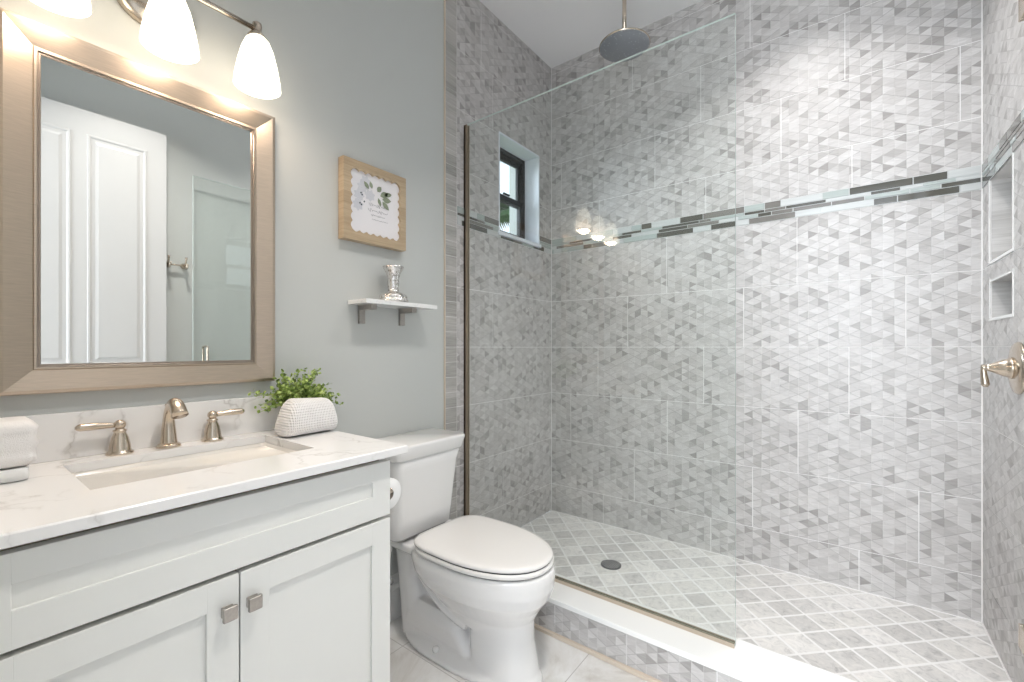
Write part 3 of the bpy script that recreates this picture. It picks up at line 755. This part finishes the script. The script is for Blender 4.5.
out_pts = [(PY0+(PY1-PY0)*i/n_, PZ0) for i in range(n_)]+[(PY1, PZ0+(PZ1-PZ0)*i/n_) for i in range(n_)]+[(PY1-(PY1-PY0)*i/n_, PZ1) for i in range(n_)]+[(PY0, PZ1-(PZ1-PZ0)*i/n_) for i in range(n_)]
mb.loft([[(-0.006, a, b_) for a, b_ in out_pts], [(FXp, a, b_) for a, b_ in out_pts], [(FXp, a, b_) for a, b_ in sc_pts], [(FXp-.012, a, b_) for a, b_ in sc_pts]], False, False, False)
mb.build('frame', M['wood'], pf)
mb = MB(); mb.box(0.010, 0.0185, PY0+.02, PY1-.02, PZ0+.02, PZ1-.02); pr = mb.build('print', M['card'], pf)
def leafshape(mb, y, z, ang, L, wd_, x=0.0204):
    d = (math.cos(ang), math.sin(ang)); s_ = (-d[1], d[0]); pts = []
    for t, k in ((0, 0), (.25, .8), (.5, 1), (.75, .7), (1, 0), (.75, -.7), (.5, -1), (.25, -.8)):
        pts.append((x, y+d[0]*L*t+s_[0]*wd_*k, z+d[1]*L*t+s_[1]*wd_*k))
    mb.faces(pts, [tuple(range(8))])
mb = MB()
cy_, cz_ = 1.115, 1.79
for y, z, a, L, wv in ((1.085, 1.835, 2.3, .035, .009), (1.10, 1.84, 1.9, .03, .008), (1.125, 1.835, .9, .032, .011), (1.14, 1.82, .5, .045, .013), (1.15, 1.81, .05, .045, .013), (1.15, 1.80, -.7, .045, .011), (1.13, 1.81, -1.2, .035, .008), (1.16, 1.83, 0.3, .04, .01)):
    leafshape(mb, y, z, a, L, wv)
mb.build('leaves', M['sage'], pr)
mb = MB(); rnd = random.Random(9)
for k in range(5):
    c_ = ((1.04, 1.80), (1.055, 1.835), (1.035, 1.76), (1.09, 1.81), (1.07, 1.86))[k]
    for j in range(7): leafshape(mb, c_[0], c_[1], j*2*PI/7+k, .026, .009, 0.01855+0.00004*(k*7+j))
mb.build('flowers', M['petal'], pr)
mb = MB()
for y, z in ((1.045, 1.807), (1.05, 1.800), (1.04, 1.765), (1.047, 1.76), (1.06, 1.775)): leafshape(mb, y, z, 0.8, .009, .0035, 0.0206)
mb.build('berries', M['deep'], pr)
mb = MB()
for z, ya, yb, amp in ((1.775, 1.085, 1.165, .008), (1.752, 1.08, 1.18, .008), (1.733, 1.095, 1.165, .004), (1.716, 1.10, 1.18, .002)):
    pts = []; n2 = 46
    for i in range(n2):
        t = i/(n2-1); pts.append((0.0189, ya+(yb-ya)*t+amp*.4*math.cos(t*60), z+amp*math.sin(t*47)*(0.5+0.5*math.sin(t*13))))
    mb.tube(pts, 0.0007, 4)
mb.build('script_lines', M['ink'], pr)

sh = empty('wall_shelf', (0.0, 1.19, 1.36), 'small white marble wall shelf on two nickel brackets', 'shelf')
mb = MB(); mb.box(-0.006, 0.118, 1.005, 1.372, 1.358, 1.375, 0.0015); mb.build('shelf_board', M['shelf_marble'], sh)
for yb in (1.064, 1.268):
    mb = MB(); mb.box(-0.006, 0.007, yb-.013, yb+.013, 1.284, 1.358, 0.001); mb.box(0.006, 0.085, yb-.013, yb+.013, 1.338, 1.358, 0.001); mb.build('bracket', M['knob'], sh)
cx, cyv, cz = 0.060, 1.176, 1.3755
mb = MB(); mb.lathe([(r_*1.14, h_*1.13) for r_, h_ in [(0.053, 0), (0.055, 0.005), (0.053, 0.011), (0.049, 0.014), (0.051, 0.019), (0.048, 0.027), (0.034, 0.034), (0.021, 0.040), (0.019, 0.050), (0.021, 0.072), (0.021, 0.090), (0.026, 0.108), (0.036, 0.126), (0.038, 0.133), (0.034, 0.133), (0.024, 0.120), (0.016, 0.116)]], (cx, cyv, cz), n=40)
tag(mb.build('candle_holder', M['mercury']), 'silver mercury glass candle holder with flared top on the wall shelf', 'candle holder')

# ------------------------------------------------------------------ toilet
TY = 1.283
to = empty('toilet', (0.38, TY, 0), 'white two piece toilet with closed lid between vanity and shower', 'toilet')
def egg(x0, x1, hw, z, n=48, sq=2.0, ysc=1.0, back=0.42):
    """outline: x0 back, x1 front; widest at back fraction; squarer at the back"""
    xc = x0+(x1-x0)*back; out = []
    for j in range(n):
        a = 2*PI*j/n; c, s_ = math.cos(a), math.sin(a)
        if c >= 0: x = xc+(x1-xc)*c; y = hw*math.copysign(abs(s_)**0.92, s_)
        else:
            e1 = 2/ (2.0+sq); x = xc-(xc-x0)*abs(c)**e1; y = hw*math.copysign(abs(s_)**e1, s_)
        out.append((x, TY+y*ysc, z))
    return out
bw = MB()
# bowl
bw.loft([egg(0.33, 0.66, 0.09, 0.16), egg(0.31, 0.685, 0.105, 0.205), egg(0.28, 0.718, 0.146, 0.262), egg(0.245, 0.747, 0.174, 0.300), egg(0.215, 0.762, 0.187, 0.340), egg(0.20, 0.767, 0.190, 0.380), egg(0.20, 0.765, 0.188, 0.402), egg(0.21, 0.757, 0.181, 0.408)])
# pedestal column at the front
bw.loft([egg(0.45, 0.715, 0.105, 0.0, sq=1), egg(0.45, 0.705, 0.098, 0.06, sq=1), egg(0.44, 0.69, 0.090, 0.14, sq=1), egg(0.42, 0.69, 0.093, 0.22, sq=1), egg(0.40, 0.70, 0.11, 0.27, sq=1)])
# rear deck under the tank
bw.loft([rr(0.03, 0.26, TY-.095, TY+.095, .34, .05), rr(0.03, 0.32, TY-.150, TY+.150, .378, .05), rr(0.03, 0.34, TY-.155, TY+.155, .402, .05), rr(0.04, 0.33, TY-.145, TY+.145, .408, .045)])
# rear column reaching the floor
bw.loft([rr(0.075, 0.235, TY-.098, TY+.098, .0, .05), rr(0.065, 0.20, TY-.100, TY+.100, .13, .05), rr(0.05, 0.175, TY-.102, TY+.102, .25, .05), rr(0.045, 0.19, TY-.108, TY+.108, .34, .05)])
# low trap block between the column and the pedestal
bw.loft([rr(0.10, 0.50, TY-.085, TY+.085, .0, .03), rr(0.10, 0.47, TY-.100, TY+.100, .06, .03), rr(0.12, 0.43, TY-.104, TY+.104, .12, .04), rr(0.16, 0.38, TY-.085, TY+.085, .165, .04)])
# recessed core
bw.loft([rr(0.12, 0.50, TY-.045, TY+.045, .05, .03), rr(0.12, 0.46, TY-.048, TY+.048, .38, .03)])
# diagonal rib under the bowl
for q_ in (-1, 1):
    bw.tube([(0.185, TY+q_*.098, 0.365), (0.215, TY+q_*.098, 0.31), (0.27, TY+q_*.092, 0.245), (0.36, TY+q_*.082, 0.185), (0.45, TY+q_*.07, 0.15)], [0.018, 0.02, 0.022, 0.024, 0.022], 14, 1)
# foot flange
bw.loft([egg(0.075, 0.725, 0.140, 0.0, sq=0.6), egg(0.075, 0.725, 0.140, 0.016, sq=0.6), egg(0.09, 0.715, 0.126, 0.027, sq=0.6), egg(0.12, 0.70, 0.10, 0.045, sq=.6)])
bo = bw.build('bowl', M['porcelain'], to)
md = bo.modifiers.new('blend', 'REMESH'); md.mode = 'VOXEL'; md.voxel_size = 0.005; md.use_smooth_shade = True
md = bo.modifiers.new('soft', 'SMOOTH'); md.factor = 0.5; md.iterations = 5
mb = MB(); mb.ball((0.33, TY-.118, 0.036), 0.014, 14, (1, 1, .9)); mb.build('bolt_cap', M['porcelain'], to)
mb = MB(); mb.ball((0.33, TY+.118, 0.036), 0.014, 14, (1, 1, .9)); mb.build('bolt_cap', M['porcelain'], to)
# seat ring, lid
def plate(z0, z1, grow, dome=0.0, r=0.004, x0=0.235, x1=0.757, hw=0.190):
    m_ = MB()
    rings = [egg(x0+r, x1-r+grow, hw-r+grow, z0, sq=2.6), egg(x0, x1+grow, hw+grow, z0+r, sq=2.6), egg(x0, x1+grow, hw+grow, z1-r, sq=2.6), egg(x0+r, x1-r+grow, hw-r+grow, z1, sq=2.6)]
    if dome:
        for f_, dz in ((0.06, .5), (0.14, .8), (0.3, 1.0)):
            rings.append(egg(x0+r+f_*.26, x1-r-f_*.26, (hw-r)*(1-f_), z1+dome*dz, sq=2.6))
    m_.loft(rings); return m_
plate(0.4085, 0.4125, -0.008, x0=0.25).build('bumper', M['shadow_gap'], to)  # dark plate in place of the shade under the seat
plate(0.413, 0.430, 0.002).build('seat', M['seat'], to)
plate(0.4302, 0.4335, -0.007, x0=0.25).build('gap', M['shadow_gap'], to)  # dark plate in place of the shade under the lid
plate(0.434, 0.449, -0.001, 0.003, x0=0.225).build('lid', M['seat'], to)
for s_ in (-1, 1):
    mb = MB(); mb.box(0.208, 0.238, TY+s_*.075-.022, TY+s_*.075+.022, 0.409, 0.44, 0.006, 3, True); mb.build('hinge', M['seat'], to)
# tank
def tank_ring(x0, x1, hw, z, r=0.035, bow=0.018):
    out = []; TY = 1.248
    for x, y, zz in rr(x0, x1, TY-hw, TY+hw, z, r, 8):
        t = (y-TY)/hw
        if x > (x0+x1)/2: x += bow*(1-t*t)
        out.append((x, y, zz))
    return out
TH = 0.178
mb = MB()
mb.loft([tank_ring(0.03, 0.165, TH-.034, 0.418, .03), tank_ring(0.022, 0.180, TH-.020, 0.432, .035), tank_ring(0.020, 0.186, TH-.016, 0.50), tank_ring(0.016, 0.195, TH-.010, 0.60), tank_ring(0.014, 0.205, TH-.002, 0.70), tank_ring(0.012, 0.216, TH+.010, 0.755)])
mb.build('tank', M['porcelain'], to)
mb = MB()
mb.loft([tank_ring(0.010, 0.218, TH+.011, 0.748, .03), tank_ring(0.008, 0.221, TH+.013, 0.752, .03), tank_ring(0.006, 0.226, TH+.017, 0.776, .03), tank_ring(0.004, 0.232, TH+.021, 0.796, .03), tank_ring(0.006, 0.231, TH+.020, 0.803, .03), tank_ring(0.012, 0.224, TH+.013, 0.806, .028)])
mb.build('tank_lid', M['porcelain'], to)
sv = empty('supply_valve', (0.0, 1.155, 0.20), 'chrome water supply valve on the wall by the toilet', 'valve')
mb = MB(); mb.lathe([(0.026, -0.008), (0.026, 0.004), (0.008, 0.01), (0.008, 0.05), (0.013, 0.05), (0.013, 0.075)], (0.0, 1.155, 0.215), (1, 0, 0)); mb.build('valve_body', M['chrome'], sv)
mb = MB(); mb.tube([(0.062, 1.155, .22), (0.062, 1.155, .30), (0.07, 1.16, .38), (0.075, 1.165, .42)], 0.005, 10, 1); mb.build('hose', M['chrome'], sv)

# ------------------------------------------------------------------ shower fittings
gp = empty('glass_panel', (0.64, G, 0.154), 'fixed frameless clear glass shower panel standing on the curb', 'shower screen')
mb = MB(); mb.box(0.010, 1.272, G-.005, G+.005, 0.160, 2.3376); o = mb.build('glass_pane', M['glass'], gp)
o.data.materials.append(M['glass_edge'])
for p_ in o.data.polygons:
    if abs(p_.normal.y) < 0.5: p_.material_index = 1
mb = MB(); mb.box(0.0, 0.020, G-.011, G-.0052, 0.154, 2.335); mb.box(0.0, 0.020, G+.0052, G+.011, 0.154, 2.335); mb.box(0.0, 0.0095, G-.011, G+.011, 0.154, 2.335); mb.build('wall_channel', M['bronze'], gp)
mb = MB(); mb.box(0.0, 1.270, G-.012, G-.0052, 0.154, 0.169); mb.box(0.0, 1.270, G+.0052, G+.012, 0.154, 0.169); mb.build('floor_channel', M['nickel'], gp)
gd = empty('glass_door', (1.94, G, 0.16), 'clear glass shower door swung open against the right wall', 'shower door')
mb = MB(); mb.box(1.935, 1.945, 1.068, 1.668, 0.165, 2.345); o = mb.build('glass_pane', M['glass'], gd)
o.data.materials.append(M['glass_edge'])
for p_ in o.data.polygons:
    if abs(p_.normal.x) < 0.5: p_.material_index = 1
for hz in (0.45, 2.05):
    mb = MB(); mb.box(1.928, 1.952, 1.61, 1.675, hz-.03, hz+.03, .002); mb.box(1.928, 2.0035, 1.6755, 1.690, hz-.03, hz+.03, .002); mb.build('hinge', M['nickel'], gd)
for s_ in (-1, 1):
    xc = 1.940+s_*0.005
    mb = MB(); mb.tube([(xc, 1.14, 1.195), (xc+s_*.03, 1.14, 1.193), (xc+s_*.036, 1.14, 1.175), (xc+s_*.036, 1.14, 1.03), (xc+s_*.03, 1.14, 1.012), (xc, 1.14, 1.01)], 0.007, 12, 1); mb.build('handle', M['nickel'], gd)

rs = empty('rain_shower_head', (0.69, 2.10, 2.70), 'round nickel rain shower head hanging from the ceiling on a rod', 'shower head')
hx, hy, hz = 0.69, 2.10, 2.695
mb = MB(); mb.tube([(hx, hy, H-.001), (hx, hy, hz+.02)], 0.010, 14); mb.lathe([(0.032, 0), (0.032, -0.006), (0.015, -0.014)], (hx, hy, H)); mb.build('rod', M['nickel'], rs)
mb = MB(); mb.lathe([(0.010, 0.034), (0.018, 0.026), (0.020, 0.016), (0.115, 0.009), (0.124, 0.004), (0.125, 0.0), (0.121, -0.003)], (hx, hy, hz), n=48, cap1=False); mb.build('head', M['nickel'], rs)
def spray():
    m, n, l, b = mat('spray_face_nozzles'); t = NT(n, l); g = n.new('ShaderNodeNewGeometry')
    vo = n.new('ShaderNodeTexVoronoi'); vo.inputs['Scale'].default_value = 75; vo.inputs['Randomness'].default_value = 0.35; l.new(g.outputs['Position'], vo.inputs['Vector'])
    l.new(t.ramp(vo.outputs['Distance'], [(0.2, (0.75, 0.78, 0.82)), (0.36, (0.33, 0.35, 0.38))]), b.inputs['Base Color']); b.inputs['Metallic'].default_value = 0.7; b.inputs['Roughness'].default_value = 0.3; return m
mb = MB(); mb.lathe([(0.121, -0.0028), (0.118, -0.0045), (0.02, -0.005)], (hx, hy, hz), n=48, cap0=False); mb.build('spray_face', spray(), rs)

dr = empty('shower_drain', (0.636, 2.061, PAN), 'round dark metal drain in the shower floor', 'drain')
mb = MB(); mb.lathe([(0.044, 0.0), (0.050, 0.0), (0.050, 0.003), (0.044, 0.003)], (0.636, 2.061, PAN), n=40, cap0=False, cap1=False); mb.build('rim', M['drain'], dr)
mb = MB(); mb.use(M['drain']); mb.lathe([(0.044, 0.0), (0.044, 0.0015)], (0.636, 2.061, PAN), n=32); mb.use(M['chrome'])
for i in range(-4, 5):
    c_ = i*0.0095; hl = math.sqrt(max(0, .043**2-c_*c_)); mb.box(0.636+c_-.0022, 0.636+c_+.0022, 2.061-hl, 2.061+hl, PAN+.0015, PAN+.004)
mb.build('grate', None, dr)

va = empty('shower_valve', (W, 2.045, 1.118), 'brushed nickel shower valve with lever handle on the right wall', 'shower valve')
vy, vz = 2.045, 1.122
mb = MB(); mb.lathe([(0.082, 0), (0.082, 0.004), (0.076, 0.010), (0.060, 0.014), (0.036, 0.016)], (W, vy, vz), (-1, 0, 0), 48); mb.build('escutcheon', M['nickel'], va)
mb = MB(); mb.lathe([(0.034, 0.014), (0.034, 0.022), (0.029, 0.026), (0.027, 0.034), (0.019, 0.050), (0.011, 0.066), (0.009, 0.072), (0.011, 0.076), (0.009, 0.082)], (W, vy, vz), (-1, 0, 0), 32); mb.build('hub', M['nickel'], va)
mb = MB(); mb.tube([(W-.076, vy, vz+.006), (W-.077, vy, vz-.012), (W-.075, vy, vz-.035), (W-.073, vy, vz-.054), (W-.073, vy, vz-.062)], [0.0075, 0.0075, 0.0095, 0.0105, 0.005], 14, 2); mb.build('lever', M['nickel'], va)

mb = MB(); mb.loft([rr(2.020, 2.052, 2.125, 2.165, 1.5075, .009), rr(2.016, 2.056, 2.120, 2.170, 1.513, .012), rr(2.016, 2.056, 2.120, 2.170, 1.522, .012), rr(2.022, 2.05, 2.127, 2.163, 1.528, .009)])
tag(mb.build('soap_bar', M['soap']), 'small white soap bar in the upper shower niche', 'soap')

# ------------------------------------------------------------------ seen in the mirror: entrance door leaf and robe hook
dl = struct(MB().box(1.925, 1.962, 0.105, 0.920, 0.012, 2.555, 0.002).build('door_1', M['door']))
def panel(y0, y1, z0, z1, x):
    mb = MB(); e1 = 0.012
    def q(o_, xx): return [(xx, y0+o_, z0+o_), (xx, y1-o_, z0+o_), (xx, y1-o_, z1-o_), (xx, y0+o_, z1-o_)]
    mb.loft([q(0, x+.0015), q(0.004, x-.005), q(0.012, x-.005), q(0.020, x+.0004), q(0.034, x+.0004), q(0.050, x-.004)], True, True, False)
    return mb
for (ya, yb) in ((0.205, 0.480), (0.545, 0.820)):
    for (za, zb) in ((0.22, 0.92), (1.08, 2.42)):
        panel(ya, yb, za, zb, 1.925).build('door_panel', M['door'], dl)
for s_, xx in ((-1, 1.925), (1, 1.962)):
    mb = MB(); mb.lathe([(0.028, 0), (0.028, 0.006), (0.011, 0.010), (0.010, 0.028)], (xx, 0.86, 1.0), (s_, 0, 0), 24)
    mb.tube([(xx+s_*.030, 0.865, 1.0), (xx+s_*.032, 0.82, 1.0), (xx+s_*.032, 0.76, 0.996)], [0.009, 0.008, 0.007], 12, 1) if s_ < 0 else None
    mb.build('door_handle', M['nickel'], dl)
rh = empty('robe_hook', (W, 0.985, 1.745), 'nickel double robe hook on the right wall', 'hook')
mb = MB(); mb.tube([(W-.03, 0.94, 1.735), (W-.03, 1.035, 1.735)], 0.006, 12); mb.build('cross_bar', M['nickel'], rh)
for y_ in (0.94, 1.035):
    mb = MB(); mb.lathe([(0.020, 0), (0.020, 0.005), (0.009, 0.01), (0.008, 0.03)], (W, y_, 1.735), (-1, 0, 0), 20)
    mb.tube([(W-.03, y_, 1.735), (W-.05, y_, 1.715), (W-.068, y_, 1.722), (W-.072, y_, 1.745)], [0.007, 0.007, 0.006, 0.007], 12, 1)
    mb.tube([(W-.03, y_, 1.74), (W-.045, y_, 1.765), (W-.05, y_, 1.79)], [0.007, 0.006, 0.008], 12, 1); mb.build('hook', M['nickel'], rh)

# ------------------------------------------------------------------ added ceiling fill lights, out of view, to brighten the room
def fill_downlight(x, y, label, power, color=(1.0, 0.96, 0.91)):
    r = empty('ceiling_downlight', (x, y, H), label, 'ceiling light', 'recessed ceiling lights')
    mb = MB(); mb.lathe([(0.060, -0.001), (0.082, -0.001), (0.082, -0.006), (0.070, -0.009), (0.060, -0.004)], (x, y, H), n=40, cap0=False, cap1=False); mb.build('trim_ring', M['trim'], r)
    mb = MB(); mb.lathe([(0.060, -0.001), (0.060, -0.003)], (x, y, H), n=32); mb.build('lens', M['downlight'], r)
    area('downlight_lamp', (x, y, H-.012), (0, 0, 0), 0.16, 0.16, power, color, 'DISK', 1.95)
fill_downlight(1.35, 0.75, 'round recessed ceiling light over the vanity area', 12)
fill_downlight(1.42, 1.92, 'round recessed ceiling light over the shower', 8.5, (1.0, 0.97, 0.95))
